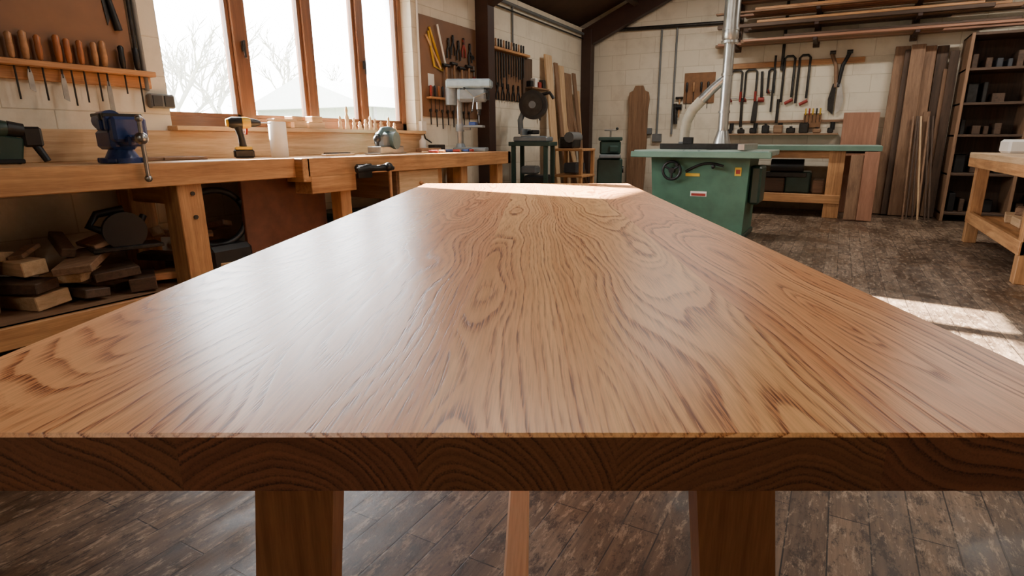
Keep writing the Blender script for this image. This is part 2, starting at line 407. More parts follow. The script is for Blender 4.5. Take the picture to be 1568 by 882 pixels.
b.tube([(.24,0,.19),(.24,0,-.06)],.009,STEEL); b.sph((.24,0,.195),.016,STEEL); b.sph((.24,0,-.065),.016,STEEL)
for a in(0,90,180,270): b.box((.08*math.cos(math.radians(a+45)),.08*math.sin(math.radians(a+45)),.012),(.04,.04,.022),BLUE,(0,0,math.radians(a+45)))
b.done().scale=(1.12,1.12,1.12)
b=B('angle_grinder',(.16,-7.74,.852),math.radians(80))
b.tube([(-.14,0,.16),(-.11,0,.165),(0,0,.17),(.03,0,.17)],[.026,.038,.042,.036],DGRN,14)
b.tube([(.03,0,.17),(.09,0,.16)],[.038,.034],BLK,14); b.box((.12,0,.13),(.08,.055,.10),BLK,None,.012)
b.tube([(.13,0,.09),(.16,-.02,.01)],[.02,.016],BLK); b.tube([(-.14,0,.16),(-.2,.02,.06),(-.22,.04,.008)],.007,BLK)
b.box((.02,0,.07),(.11,.045,.13),DGRN,(0,.2,0),.012); b.box((.0,0,.012),(.14,.07,.022),BLK,None,.008)
b.done()
b=B('cordless_drill',(.34,-6.56,.85),math.radians(60))
b.box((0,0,.03),(.12,.075,.055),BLK,None,.01); b.box((0,0,.065),(.10,.065,.02),YEL,None,.006)
b.tube([(-.0,0,.07),(-.005,0,.14),(-.015,0,.20)],[.024,.02,.026],BLK,14)
b.tube([(-.07,0,.225),(-.05,0,.225),(.01,0,.225)],[.028,.036,.036],BLK,18); b.tube([(.01,0,.225),(.04,0,.225),(.06,0,.225)],[.0365,.036,.028],YEL,18)
b.tube([(-.085,0,.225),(-.068,0,.225)],[.022,.028],YEL,16); b.tube([(.06,0,.225),(.085,0,.225),(.12,0,.225)],[.027,.025,.014],BLK,16)
b.tube([(.12,0,.225),(.18,0,.225)],.004,STEEL); b.box((.03,0,.17),(.015,.018,.04),RED,(0,.2,0),.004)
b.done()
b=B('paper_towel_roll',(.30,-6.25,.85)); b.tube([(0,0,0),(0,0,.004),(0,0,.236),(0,0,.24)],[.054,.058,.058,.054],WHT,28); b.tube([(0,0,.236),(0,0,.2415)],.018,MW('z')); b.done()
b=B('electric_planer',(.36,-5.22,.85),math.radians(105)); k=1.25
b.box((0,0,.028*k),(.34*k,.10*k,.05*k),STEEL,None,.006); b.box((0,0,.006),(.40*k,.11*k,.012),STEEL)
b.box((.02,0,.085*k),(.20*k,.085*k,.09*k),GRY,None,.02); b.tube([(.03,-.07*k,.09*k),(.03,.07*k,.09*k)],.058*k,TEAL,20)
b.tube([(.14*k,0,.05*k),(.17*k,0,.11*k),(.13*k,0,.155*k),(.05*k,0,.165*k),(-.04*k,0,.16*k),(-.10*k,0,.12*k)],[.025,.022,.022,.024,.022,.02],TEAL,12)
b.tube([(-.12*k,0,.05),(-.12*k,0,.11)],.014,BLK); b.sph((-.12*k,0,.125),.032,BLK)
b.tube([(.17*k,0,.10),(.28,.05,.05),(.34,.1,.012),(.46,.06,.01)],.007,BLK)
b.done()
b=B('wood_offcuts')
for y,w,h,x,z in((-5.98,.13,.045,.0,1.055),(-5.82,.12,.06,.0,1.055),(-5.66,.17,.05,.0,1.055),(-5.65,.10,.045,.0,1.105),(-5.85,.10,.03,.0,1.115),(-6.0,.2,.02,.05,1.10)):
    b.box((x,y,z+h/2),(.09,w,h),LW('y'),(0,0,R.uniform(-.1,.1)))
b.done()
b=B('carved_wood_figures')
for i,(y,h) in enumerate(((-5.40,.11),(-5.32,.19),(-5.24,.10),(-5.17,.07),(-5.10,.09),(-5.04,.12),(-4.98,.10),(-4.9,.08),(-4.80,.12),(-4.72,.07))):
    r=.018+.006*R.random()
    b.lathe((.03,y,1.055),[(r,0),(r*1.05,.01),(r*.6,h*.3),(r*.9,h*.5),(r*.4,h*.68),(r*.65,h*.82),(r*.2,h)],LW('z'))
b.done()
b=B('bench_files')
for i in range(7):
    y=-4.75+i*.11; a=R.uniform(-.9,.9)
    b.box((.38+.05*R.random(),y,.86),(.02,.2,.012),DST if i%2 else LW('y'),(0,0,a)); 
    b.tube([(.45,y,.865),(.45+.09*math.cos(a),y+.09*math.sin(a),.865)],[.011,.014],[RED,TANH,BLUE][i%3])
b.done()
b=B('wood_scraps')
for y,x,w,l,h in((-7.02,.25,.16,.34,.02),(-6.95,.3,.12,.25,.018),(-5.85,.45,.05,.3,.015),(-5.7,.28,.06,.2,.02),(-4.5,.25,.12,.22,.04),(-4.3,.2,.1,.14,.07)):
    b.box((x,y,.85+h/2+.001),(w,l,h),[LW('y'),MW('y'),DST][int(l*100)%3],(0,0,R.uniform(-.4,.4)))
b.done()
b=B('plastic_bottle',(.12,-4.42,.85)); b.lathe((0,0,0),[(.03,0),(.034,.01),(.034,.11),(.012,.135),(.012,.16)],WHT); b.done()
b=B('drill_press',(.40,-3.98,.851),math.radians(25))
b.box((0,0,.02),(.34,.22,.04),CI,None,.012); b.tube([(-.11,0,.03),(-.11,0,.66)],.032,STEEL,18); b.tube([(-.11,0,.04),(-.11,0,.08)],[.055,.04],CI)
b.box((.04,0,.25),(.20,.19,.022),CI,None,.008); b.tube([(-.11,0,.2),(-.11,0,.27)],.045,CI); b.box((-.05,0,.235),(.1,.05,.04),CI)
b.box((.03,0,.56),(.30,.15,.14),CI,None,.03); b.box((.0,0,.665),(.46,.19,.085),BGR,None,.03)
b.box((.185,0,.56),(.02,.12,.10),BLK,None,.006); b.tube([(-.19,0,.46),(-.19,0,.64)],.06,CI,18)
b.tube([(.09,0,.50),(.09,0,.42)],.03,STEEL,16); b.tube([(.09,0,.42),(.09,0,.36)],[.022,.016],BLK,14); b.tube([(.09,0,.36),(.09,0,.28)],.005,STEEL)
for a in(20,140,260):
    q=math.radians(a); b.tube([(.06,-.09,.53),(.06+.13*math.cos(q),-.10,.53+.13*math.sin(q))],.006,STEEL); b.sph((.06+.13*math.cos(q),-.10,.53+.13*math.sin(q)),.014,BLK)
b.box((.03,0,.275),(.07,.15,.035),BLUE,None,.006)
b.done()
# ------------------------------------------------------------ stuff under bench
b=B('timber_offcut_stack')
LM=[LW('y'),MW('y'),BW('y'),LW('x'),MW('x'),DW('y'),MW('y'),DW('x')]
for row,(zz,n) in enumerate(((.17,10),(.25,8),(.33,6))):
    for i in range(n):
        y=-8.85+i*.24+R.uniform(-.06,.06); h=R.uniform(.035,.078)
        b.box((.40+R.uniform(-.1,.08),y,zz+.042),(R.uniform(.2,.48),R.uniform(.06,.21),h),R.choice(LM),(R.uniform(-.12,.12),R.uniform(-.08,.08),R.uniform(-.9,.9)))
for i in range(12):
    b.box((.30,-8.6+i*.16,.43+R.uniform(-.02,.03)),(R.uniform(.15,.34),R.uniform(.05,.13),R.uniform(.02,.05)),R.choice(LM),(R.uniform(-.3,.3),R.uniform(-.25,.25),R.uniform(-1.2,1.2)))
b.done()
b=B('circular_saw',(.46,-7.42,.40),math.radians(75))
b.box((0,0,.012),(.32,.16,.02),DST,None,.006); b.tube([(0,-.05,.10),(0,-.01,.10)],.10,BLK,26); b.tube([(0,-.01,.11),(0,.12,.11)],.05,CASE,18)
b.tube([(-.08,0,.10),(-.14,.03,.13),(-.10,.03,.19),(.02,.03,.21)],[.022,.02,.02,.02],BLK); b.tube([(.08,.05,.10),(.12,.08,.16)],.018,BLK)
b.done()
b=B('vacuum_hose'); pts=[]
for i in range(40):
    a=i/39*2.2*pi; pts.append((.42+.04*i/39,-6.88+.21*math.cos(a)*(1-.1*i/39),.50+.17*math.sin(a)))
b.tube(pts,.02,BLK,8); b.bx(.25,.55,-7.02,-6.72,.17,.34,BLK,.03); b.done()
b=B('tool_case')
b.bx(.15,.55,-5.95,-5.6,.20,.42,DGRN,.02); b.bx(.15,.52,-5.5,-5.05,.20,.40,BLK,.02); b.bx(.2,.5,-4.85,-4.3,.2,.48,CASE,.02)
b.tube([(.56,-5.92,.36),(.59,-5.90,.36),(.59,-5.75,.36),(.56,-5.73,.36)],.01,BLK)
b.done()
# ------------------------------------------------------------ wall tools helper
class Wall:
    def __init__(s,b,kind): s.b=b; s.k=kind
    def p(s,a,h,d): return (d,a,h) if s.k=='x' else (a,-d,h)
    def bar(s,pts,r,m,d=.03,seg=8): s.b.tube([s.p(a,h,d) for a,h in pts],r,m,seg)
    def plate(s,pts,m,d0=.02,d1=.03):
        if s.k=='x': s.b.prism(pts,'yz',d0,d1,m)
        else: s.b.prism(pts,'xz',-d1,-d0,m)
    def screwdriver(s,a,h,m,L=.2,d=.05,k=1.0):
        s.b.tube([s.p(a,h,d),s.p(a,h+.008,d),s.p(a,h+.05*k,d),s.p(a,h+.085*k,d),s.p(a,h+.115*k,d),s.p(a,h+.125*k,d)],[.009*k,.013*k,.016*k,.014*k,.016*k,.008*k],m,12)
        s.b.tube([s.p(a,h,d),s.p(a,h-L,d)],.0045*k,DST,6)
    def chisel(s,a,h,m,L=.2,d=.05,w=.012):
        s.screwdriver(a,h,m,L*.4,d,1.1)
        s.plate([(a-w*.5,h-L*.3),(a+w*.5,h-L*.3),(a+w,h-L*.5),(a+w,h-L),(a-w,h-L*.93),(a-w,h-L*.5)],STEEL,d-.003,d+.003)
    def hammer(s,a,h,d=.05):
        s.bar([(a,h),(a,h-.28)],.012,TANH,d); s.bar([(a-.06,h),(a+.05,h)],.018,DST,d)
    def hacksaw(s,a,h,w=.15,L=.36,m=DST):
        s.bar([(a-w/2,h-L),(a-w/2,h-.03),(a-w/2+.03,h),(a+w/2-.03,h),(a+w/2,h-.03),(a+w/2,h-L*.72)],.014,m)
        s.bar([(a-w/2,h-L),(a-w/2+.03,h-L-.01),(a-w/2,h-L+.05)],.013,RED)
        s.bar([(a+w/2,h-L*.7),(a+w/2,h-L*1.02)],.018,RED if w>.1 else BLK); s.bar([(a-w/2,h-L*.9),(a+w/2,h-L*.9)],.005,STEEL)
    def pliers(s,a,h,m=RED):
        s.bar([(a-.012,h),(a+.004,h-.05),(a+.03,h-.11),(a+.03,h-.18)],.009,m); s.bar([(a+.012,h),(a-.004,h-.05),(a-.03,h-.11),(a-.03,h-.18)],.009,m)
        s.plate([(a-.014,h-.05),(a+.014,h-.05),(a+.008,h+.02),(a-.008,h+.02)],DST,.022,.038)
    def clamp(s,a,h,L=.45,m=DST):
        s.bar([(a,h),(a,h-L)],.009,m); s.bar([(a,h-.02),(a+.09,h-.03),(a+.09,h-.06)],.012,m)
        s.bar([(a,h-L*.6),(a+.09,h-L*.6)],.012,m); s.bar([(a+.09,h-L*.42),(a+.09,h-L*.85)],.006,STEEL); s.bar([(a+.09,h-L*.8),(a+.09,h-L*1.05)],.015,RED)
b=B('tool_board'); b.bx(.002,.018,-10.2,-6.98,1.345,2.62,PEG); b.done()
b=B('tool_rack'); b.bx(.019,.09,-9.2,-6.90,1.335,1.365,BW('y')); b.bx(.002,.025,-9.2,-6.90,1.27,1.335,BW('y')); b.done()
b=B('chisel_set'); w=Wall(b,'x')
ysL=[-7.58,-7.52,-7.46,-7.375,-7.33,-7.27,-7.20,-7.155,-7.06,-6.98]
for i,y in enumerate(ysL):
    m=[TANH,TANH,ORH,ORH,ORH,ORH,TANH,TANH,BLK,BLK][i]
    (w.chisel if i in(3,7,1) else w.screwdriver)(y,1.37,m,[.2,.16,.2,.2,.22,.2,.19,.26,.14,.24][i])
for i in range(14): 
    y=-9.1+i*.105; (w.chisel if i%2 else w.screwdriver)(y,1.37,[TANH,ORH,BLK][i%3],.2)
b.done()
b=B('hand_saw'); w=Wall(b,'x'); w.bar([(-7.09,2.3),(-7.07,1.75),(-7.04,1.58)],[.012,.015,.02],BLK,.03); w.plate([(-7.15,2.3),(-7.09,2.3),(-7.07,1.65),(-7.09,1.6)],DST,.02,.024); b.done()
b=B('pegboard'); b.bx(.002,.018,-4.26,-3.26,1.20,2.16,PEG); b.done()
b=B('set_square'); w=Wall(b,'x')
w.bar([(-4.12,2.06),(-3.92,1.66),(-4.06,1.70),(-4.14,2.02)],.012,YEL,.03); w.bar([(-4.0,2.1),(-3.88,1.72)],.011,WHT,.04); w.bar([(-4.18,1.98),(-3.95,1.68)],.01,LW('z'),.03)
w.plate([(-4.16,1.5),(-4.06,1.5),(-4.06,1.62),(-4.16,1.62)],WHT,.018,.021); b.done()
b=B('pliers_set'); w=Wall(b,'x')
for i,y in enumerate((-3.80,-3.72,-3.62,-3.52,-3.4)): w.pliers(y,2.02 if i%2 else 1.98,[DST,BLK,DST,RED,BLK][i])
for i,y in enumerate((-3.88,-3.74,-3.60,-3.46)): w.hammer(y,1.72+.03*(i%2))
w.clamp(-3.42,1.9,.3); b.done()
b=B('screwdriver_set'); w=Wall(b,'x'); b.bx(.019,.08,-4.2,-3.4,1.375,1.395,BW('y'))
for i in range(12): w.screwdriver(-4.16+i*.066,1.40,[RED,BLK,ORH,BLK,BLUE][i%5],.14,.05,.85)
b.done()
b=B('spanner_set'); w=Wall(b,'x')
for i in range(8):
    y=-4.15+i*.1; w.bar([(y,1.25),(y,1.12-.02*(i%3))],.007,DST); w.plate(arc(y,1.26,.018,0,360,8)[:-1],DST,.022,.034)
b.done()
b=B('file_rack'); b.bx(.002,.02,-3.06,-2.2,1.45,2.06,PEG); b.bx(.02,.10,-3.06,-2.1,2.0,2.03,BW('y')); b.bx(.02,.05,-2.2,-1.95,1.35,2.0,DW('z')); b.done()
b=B('hanging_files'); w=Wall(b,'x')
for i in range(14):
    y=-3.02+i*.062; w.screwdriver(y,2.03,[BLK,DST,TANH][i%3],.03,.06,.8); w.bar([(y,1.98),(y,1.98-R.uniform(.2,.42))],R.uniform(.008,.016),DST,.06)
for i in range(6): w.pliers(-2.95+i*.13,1.62,DST)
b.done()
b=B('wall_shelf'); b.bx(.002,.16,-2.15,-1.65,1.62,1.64,MW('y'))
for i in range(4): b.box((.08,-2.08+i*.12,1.64+.04+.02*(i%2)),(.08,.07,.08+.04*(i%2)),[BLK,WHT,RED,DST][i],None,.01)
w=Wall(b,'x')
for i in range(4): w.bar([(-2.1+i*.13,1.60),(-2.1+i*.13,1.35-.04*i)],.012,[DST,BLK][i%2],.04)
b.done()
# ------------------------------------------------------------ mitre saw + stand, planks by the corner
b=B('mitre_saw',(.42,-2.62,0),math.radians(15))
for sx in(-.2,.2):
    for sy in(-.22,.22): b.box((sx,sy,.45),(.05,.05,.9),DGRN)
b.box((0,0,.92),(.5,.55,.05),DGRN); b.box((0,0,.35),(.45,.5,.03),DGRN)
b.box((0,0,.975),(.42,.40,.06),CI,None,.015); b.tube([(0,0,.98),(0,0,1.015)],.16,CI,28)
b.box((-.1,0,1.06),(.03,.46,.08),CI); 
q=arc(0,0,.17,0,360,30)[:-1]
b.prism([(a,c2+1.38) for a,c2 in q],'xz',-.06,.05,BLK); b.prism([(a*.75,c2*.75+1.38) for a,c2 in q],'xz',-.072,-.06,DST)
b.prism([(a*.25,c2*.25+1.38) for a,c2 in q],'xz',-.085,-.07,CI)
b.tube([(-.16,.0,1.04),(-.17,0,1.2),(-.1,0,1.36)],.035,CI); b.tube([(.0,.05,1.42),(.0,.2,1.42)],.07,BLK,18)
b.tube([(.1,0,1.5),(.2,0,1.52),(.25,0,1.45)],.02,BLK)
b.box((.05,0,.45),(.3,.3,.18),BLK,None,.02); b.box((-.05,.05,.6),(.2,.24,.1),GRY,None,.02); b.box((0,0,1.06),(.1,.2,.05),BLK,(0,0,.5),.01)
b.done()
b=B('leaning_planks')
for i,(y,w_,h,m,x) in enumerate(((-1.55,.20,2.10,LW('z'),.25),(-1.30,.10,2.03,MW('z'),.30),(-1.12,.16,2.0,LW('z'),.22),(-.9,.22,1.92,MW('z'),.24),(-.66,.10,1.95,MW('z'),.3),(-.52,.14,1.7,LW('z'),.2),(-1.0,.09,1.4,LW('z'),.42),(-.8,.07,1.6,MW('z'),.44))):
    a=math.atan2(x-.05,h); b.box((x/2+.05,y,h/2*math.cos(a)+.01),(.03,w_,h),m,(0,-a,0))
b.done()
b=B('tool_stand_shelf',(.62,-1.85,0),0)
for sx in(-.2,.2):
    for sy in(-.2,.2): b.box((sx,sy,.42),(.045,.045,.84),BW('z'))
for z in(.15,.5,.84): b.box((0,0,z),(.46,.46,.03),BW('x'))
b.box((-.05,.0,.93),(.22,.25,.15),DST,None,.02); b.tube([(0,-.15,1.0),(0,.15,1.0)],.07,GRY); b.box((0,.0,.24),(.25,.3,.15),BLK,None,.02); b.box((.02,0,.6),(.2,.3,.14),CASE,None,.02)
b.done()
b=B('thickness_planer',(.85,-1.05,0),math.radians(20))
b.box((0,0,.36),(.36,.34,.70),DGRN,None,.02); b.box((0,0,.74),(.30,.50,.05),CI,None,.01)
b.box((0,.0,.86),(.30,.22,.20),DGRN,None,.025); b.box((0,0,.98),(.34,.26,.05),DGRN,None,.012)
b.tube([(.0,-.1,1.0),(0,-.1,1.1)],.012,STEEL); b.tube([(-.09,-.1,1.1),(.09,-.1,1.1)],.01,STEEL); b.sph((.09,-.1,1.12),.02,BLK)
b.box((.05,-.15,.84),(.14,.10,.10),DGRN,None,.02); b.tube([(.17,0,.55),(.2,0,.55)],.05,BLK)
b.done()
# ------------------------------------------------------------ table saw
b=B('table_saw')
b.prism([(2.16,.0),(3.04,.0),(3.06,.80),(2.10,.80)],'xz',-3.22,-2.55,GRN)
b.bx(2.14,3.06,-3.24,-2.53,0,.06,DGRN,.01)
b.bx(1.95,3.24,-3.34,-2.42,.815,.870,GTOP,.008); b.bx(1.93,3.26,-3.38,-3.34,.80,.858,GED,.006); b.bx(2.05,3.15,-3.30,-2.46,.795,.818,DGRN)
b.bx(2.62,2.68,-3.1,-2.7,.868,.873,DST,.001)
b.bx(2.96,3.02,-3.38,-2.42,.872,.93,GALV); 
hc=Vector((2.33,-3.22,.67)); pts=[hc+Vector((.088*math.cos(a),-.055,.088*math.sin(a))) for a in [i*2*pi/24 for i in range(25)]]
b.tube(pts,.014,BLK,8,False); b.tube([hc,hc+Vector((0,-.07,0))],.028,BLK)
for a in(30,150,270):
    q=math.radians(a); b.tube([hc+Vector((0,-.055,0)),hc+Vector((.088*math.cos(q),-.055,.088*math.sin(q)))],.011,BLK)
b.tube([hc+Vector((.06,-.06,.06)),hc+Vector((.06,-.12,.06))],.014,BLK)
sl_=[(2.46+.36*i/12,.66+.05*math.sin(pi*i/12)+.06*i/12) for i in range(13)]
b.tube([(a,-3.223,c2) for a,c2 in sl_],.013,BLK,8)
b.tube([(2.72,-3.22,.70),(2.74,-3.30,.72)],.012,BLK); b.sph((2.74,-3.31,.72),.02,BLK)
b.bx(2.46,2.60,-3.226,-3.22,.615,.645,YEL,.001)
b.bx(2.93,2.99,-3.226,-3.22,.63,.71,YEL,.001); b.bx(2.94,2.98,-3.229,-3.222,.65,.69,RED,.001)
b.bx(2.52,2.68,-3.226,-3.22,.42,.47,WHT,.001); b.bx(2.53,2.67,-3.229,-3.222,.425,.45,RED,.001)
b.bx(3.06,3.16,-3.1,-2.7,.35,.72,DGRN,.02)
b.done()
b=B('rip_fence'); b.bx(2.05,2.9,-2.75,-2.71,.871,.93,DST); b.box((2.35,-2.73,.96),(.1,.06,.07),BLK); b.done()
b=B('dust_extraction_duct'); dx,dy=2.68,-2.62
b.tube([(dx,dy,.874),(dx,dy,.90),(dx,dy,1.06)],[.10,.10,.055],GALV,20); b.tube([(dx,dy,1.04),(dx,dy,1.95)],.052,GALV,20)
b.tube([(dx,dy,1.93),(dx,dy,1.97),(dx,dy,2.02)],[.062,.084,.084],GALV,20); b.tube([(dx,dy,1.97),(dx,dy,3.78)],.078,GALV,22)
for z in(1.25,1.62,1.93,2.05,2.6,3.2): b.tube([(dx,dy,z-.012),(dx,dy,z+.012)],.060 if z<1.9 else .086,GALV,20)
b.tube([(dx,dy,1.60),(dx-.12,dy,1.50),(dx-.26,dy,1.36)],[.045,.048,.05],GALV,16)
pts=[];rr=[]
cv=[(dx-.24,dy,1.375),(dx-.33,dy,1.28),(dx-.385,dy,1.16),(dx-.40,dy,1.03),(dx-.40,dy,.94)]
for i in range(len(cv)-1):
    for k in range(8):
        pts.append(Vector(cv[i]).lerp(Vector(cv[i+1]),k/8)); rr.append(.052+.005*(k%2))
pts.append(Vector(cv[-1])); rr.append(.052)
b.tube(pts,rr,HOSE,16); b.tube([(dx-.4,dy,.95),(dx-.4,dy,.872)],[.055,.085],GRY,16)
b.done()
# ------------------------------------------------------------ back wall items
b=B('paddle_template',(.93,-.06,.0),0)
pr=[(-.10,0),(.10,0),(.13,.1),(.15,.5),(.155,.95),(.15,1.40),(.17,1.58),(.15,1.68),(.09,1.71),(.06,1.78),(-.06,1.78),(-.09,1.71),(-.15,1.68),(-.17,1.58),(-.15,1.40),(-.155,.95),(-.15,.5),(-.13,.1)]
b.prism(pr,'xz',-.02,.02,MW('z')); b.done()
b=B('cork_board'); b.bx(1.61,2.06,-.02,-.002,1.5,1.93,CORK); b.done()
b=B('mallet_set'); w=Wall(b,'y')
for i,x in enumerate((1.66,1.76,1.87,1.97)): w.screwdriver(x,1.66,[BLK,TANH,BLK,DST][i],.24,.04,1.1)
w.hammer(1.56,1.58,.04); w.bar([(1.52,1.45),(1.6,1.45)],.04,BLK,.045)
w.bar([(1.50,1.5),(1.52,1.2)],.03,DST,.045); b.done()
b=B('tool_rail'); b.bx(2.2,3.95,-.03,-.002,1.95,2.02,BW('x')); b.bx(2.2,3.9,-.03,-.002,1.20,1.235,MW('x')); b.done()
b=B('hacksaw_set'); w=Wall(b,'y')
for x,h,wd,L,m in((2.36,1.93,.15,.42,DST),(2.56,1.93,.15,.42,DST),(2.83,1.93,.08,.32,BLK)): w.hacksaw(x,h,wd,L,m)
w.bar([(2.70,1.9),(2.72,1.55)],.018,DST,.03); w.bar([(2.68,1.52),(2.76,1.52)],.033,RED,.036)
w.bar([(2.46,1.55),(2.47,1.15)],.02,DST,.03); w.plate([(2.62,1.5),(2.68,1.5),(2.68,1.2),(2.60,1.2)],DST,.02,.03); b.done()
b=B('clamp_set'); w=Wall(b,'y')
for x,h,L in((3.03,2.08,.60),(3.22,2.08,.62)):
    w.bar([(x-.05,h-L),(x-.05,h-.03),(x-.02,h),(x+.05,h),(x+.08,h-.03),(x+.08,h-L*.9)],.016,DST); w.bar([(x+.0,h-L-.02),(x+.1,h-L+.03)],.022,RED)
w.bar([(2.86,2.1),(2.86,1.35)],.014,DST); w.bar([(2.95,1.52),(2.95,1.2)],.02,DST); b.done()
b=B('garden_shears'); w=Wall(b,'y')
w.bar([(3.55,2.09),(3.62,1.92),(3.65,1.65)],.024,MW('z'),.04); w.bar([(3.77,2.09),(3.70,1.92),(3.67,1.65)],.024,BLK,.04)
w.plate([(3.61,1.70),(3.65,1.70),(3.65,1.30),(3.58,1.36),(3.57,1.5)],DST,.02,.035); w.plate([(3.67,1.70),(3.71,1.70),(3.76,1.5),(3.74,1.36),(3.67,1.30)],GALV,.036,.048); w.bar([(3.53,2.09),(3.60,2.09)],.024,DST,.05); w.bar([(3.73,2.09),(3.80,2.09)],.024,DST,.05)
w.plate(arc(3.66,1.68,.03,0,360,10)[:-1],STEEL,.045,.06); b.done()
b=B('hand_plane_row'); w=Wall(b,'y')
b.bx(2.25,3.75,-.18,-.002,1.03,1.055,MW('x'))
for i in range(9):
    x=2.33+i*.165; hgt=R.uniform(.06,.14)
    b.box((x,-.10,1.055+hgt/2),(R.uniform(.07,.12),.09,hgt),R.choice([BLK,DST,MW('x'),BLK,GRY]),None,.012)
    if i%2: b.tube([(x,-.1,1.055+hgt),(x,-.1,1.075+hgt)],.02,R.choice([RED,BLK]))
for i in range(5):
    x=2.35+i*.33; w.bar([(x,1.2),(x,1.10)],.03,BLK,.05)
b.bx(3.30,3.52,-.06,-.002,1.13,1.32,CORK,.004)
for i in range(5): w.screwdriver(3.32+i*.045,1.30,[YEL,RED,YEL,BLK,YEL][i],.1,.07,.7)
b.done()
b=B('work_table')
b.bx(2.3,4.24,-.92,-.22,.855,.905,GTOP,.006); b.bx(2.3,4.25,-.95,-.92,.835,.895,GED,.004)
for x in(2.5,3.78):
    for y in(-.84,-.30): b.bx(x-.09,x+.09,y-.045,y+.045,0,.855,BW('z'))
b.bx(2.5,3.78,-.88,-.82,.74,.855,BW('x')); b.bx(2.4,3.88,-.86,-.25,.24,.28,BW('x')); b.bx(2.41,3.87,-.90,-.86,.18,.29,BW('x'))
b.bx(3.87,4.22,-.60,-.26,.80,.855,DST)
b.done()
b=B('storage_crates')
for x,w_,h,m in((2.75,.3,.25,BLK),(3.05,.28,.2,DW('x')),(3.35,.3,.28,DGRN),(3.60,.14,.18,MW('x'))): b.box((x,-.5,.282+h/2),(w_,.35,h),m,None,.015)
b.tube([(3.0,-.6,.62),(3.4,-.6,.62)],.1,BLK,18); b.box((3.2,-.6,.52),(.5,.2,.06),DST)
b.done()
b=B('plywood_sheet',(3.98,-.12,0)); b.box((0.02,.015,.66),(.42,.025,1.32),PW('z'),(-.05,0,0)); b.done()
b=B('timber_panels'); b.box((4.0,-1.02,.40),(.14,.03,.78),MW('z'),(-.1,0,0)); b.box((4.15,-1.04,.42),(.16,.03,.82),PW('z'),(-.1,0,0)); b.done()
b=B('leaning_timber_boards')
x=4.26
for i in range(9):
    w_=[.17,.10,.16,.05,.14,.08,.13,.06,.1][i]; h=[2.10,2.05,2.10,1.6,2.08,1.3,2.08,1.8,2.0][i]
    m=[MW,DW,MW,DW,MW,MW,DW,MW,DW][i]('z'); y=-.10-.05*(i%3)
    b.box((x+w_/2,y-.03,h/2+.01),(w_-.008,.03,h),m,(-.05,R.uniform(-.012,.012),0)); x+=w_*.66
for i in range(7):
    b.box((4.58+i*.04,-.42,.62),(.022,.02,1.3),[MW,DW,DW,LW][i%4]('z'),(-.22,-.06+R.uniform(-.05,.04),0))
b.done()
b=B('timber_rack')
for x in(2.35,3.35,4.45,5.6):
    b.bx(x-.04,x+.04,-.06,-.002,2.17,3.0,DW('z'))
    for z in(2.20,2.38,2.56,2.74): b.bx(x-.025,x+.025,-.52,-.05,z,z+.035,TRUSS)
b.done()
b=B('stored_planks')
for z,n in((2.236,4),(2.416,4),(2.596,4),(2.776,4)):
    for i in range(n):
        y=-.10-.12*i; x0=2.15+R.uniform(-.1,.5); x1=R.uniform(4.6,6.0) if i<3 else R.uniform(4.9,5.6)
        w_=R.uniform(.08,.11); h=R.uniform(.02,.05)
        b.box(((x0+x1)/2,y,z+h/2+.001),(x1-x0,w_,h),R.choice([BW('x'),MW('x'),MW('x'),PW('x'),DW('x')]),(0,0,0))
        if R.random()<.6: b.box(((x0+x1)/2+.2,y,z+h+.016),(x1-x0-.6,w_*.9,.03),R.choice([BW('x'),MW('x'),DW('x')]),(0,0,0))
b.done()
b=B('storage_shelves')
b.bx(4.98,6.9,-.03,-.002,0,2.15,DW('z'))
for x in(4.98,5.62,6.26,6.88): b.bx(x,x+.035,-.55,-.03,0,2.15,MW('z'))
for z in(.08,.55,1.0,1.36,1.74,2.12): b.bx(4.98,6.9,-.54,-.03,z,z+.03,DW('x'))
b.done()
b=B('shelf_contents')
for z in(.11,.58,1.03,1.39,1.77):
    x=5.05
    while x<6.2:
        w_=R.uniform(.04,.14); h=R.uniform(.06,.24)
        if not(5.57<x+w_ and x<5.67) and not (6.2<x+w_):
            b.box((x+w_/2,-.25,z+h/2+.001),(w_*.9,R.uniform(.2,.36),h),R.choice([BLK,DW('y'),DW('y'),MW('y'),DST,CASE,DW('z')]),(0,0,0),.006)
        x+=w_+R.uniform(.01,.06)
for i in range(6): b.box((5.75+i*.06,-.3,1.03+.15),(.02,.3,.3),[MW('z'),LW('z')][i%2],(0,.35,0))
b.done()
b=B('carpentry_bench')
b.bx(4.92,5.95,-4.3,-2.1,.80,.85,LW('y')); b.bx(4.92,4.97,-4.3,-2.1,.72,.80,BW('y')); b.bx(4.97,5.9,-2.16,-2.10,.72,.80,BW('x'))
for x in(5.02,5.86):
    for y in(-4.1,-2.22): b.bx(x-.05,x+.05,y-.05,y+.05,0,.80,BW('z'))
b.bx(4.97,5.92,-4.15,-2.2,.22,.26,BW('y')); b.bx(4.96,5.0,-4.15,-2.2,.20,.30,BW('y'))
b.done()
b=B('timber_offcuts')
for i in range(9):
    b.box((5.24+.14*(i%3),-2.6-.35*(i//3),.297),(.12,.3,.07),[LW,BW,MW][i%3]('y'),(0,0,R.uniform(-.2,.2)))
    b.box((5.29+.14*(i%3),-2.65-.35*(i//3),.365),(.10,.22,.06),[MW,LW,BW][i%3]('y'),(0,0,R.uniform(-.3,.3)))
b.done()
b=B('machine_cover',(5.45,-2.45,.851)); b.box((0,0,.06),(.7,.35,.12),WHT,None,.02); b.box((.1,0,.16),(.3,.25,.12),GRY,None,.03); b.done()
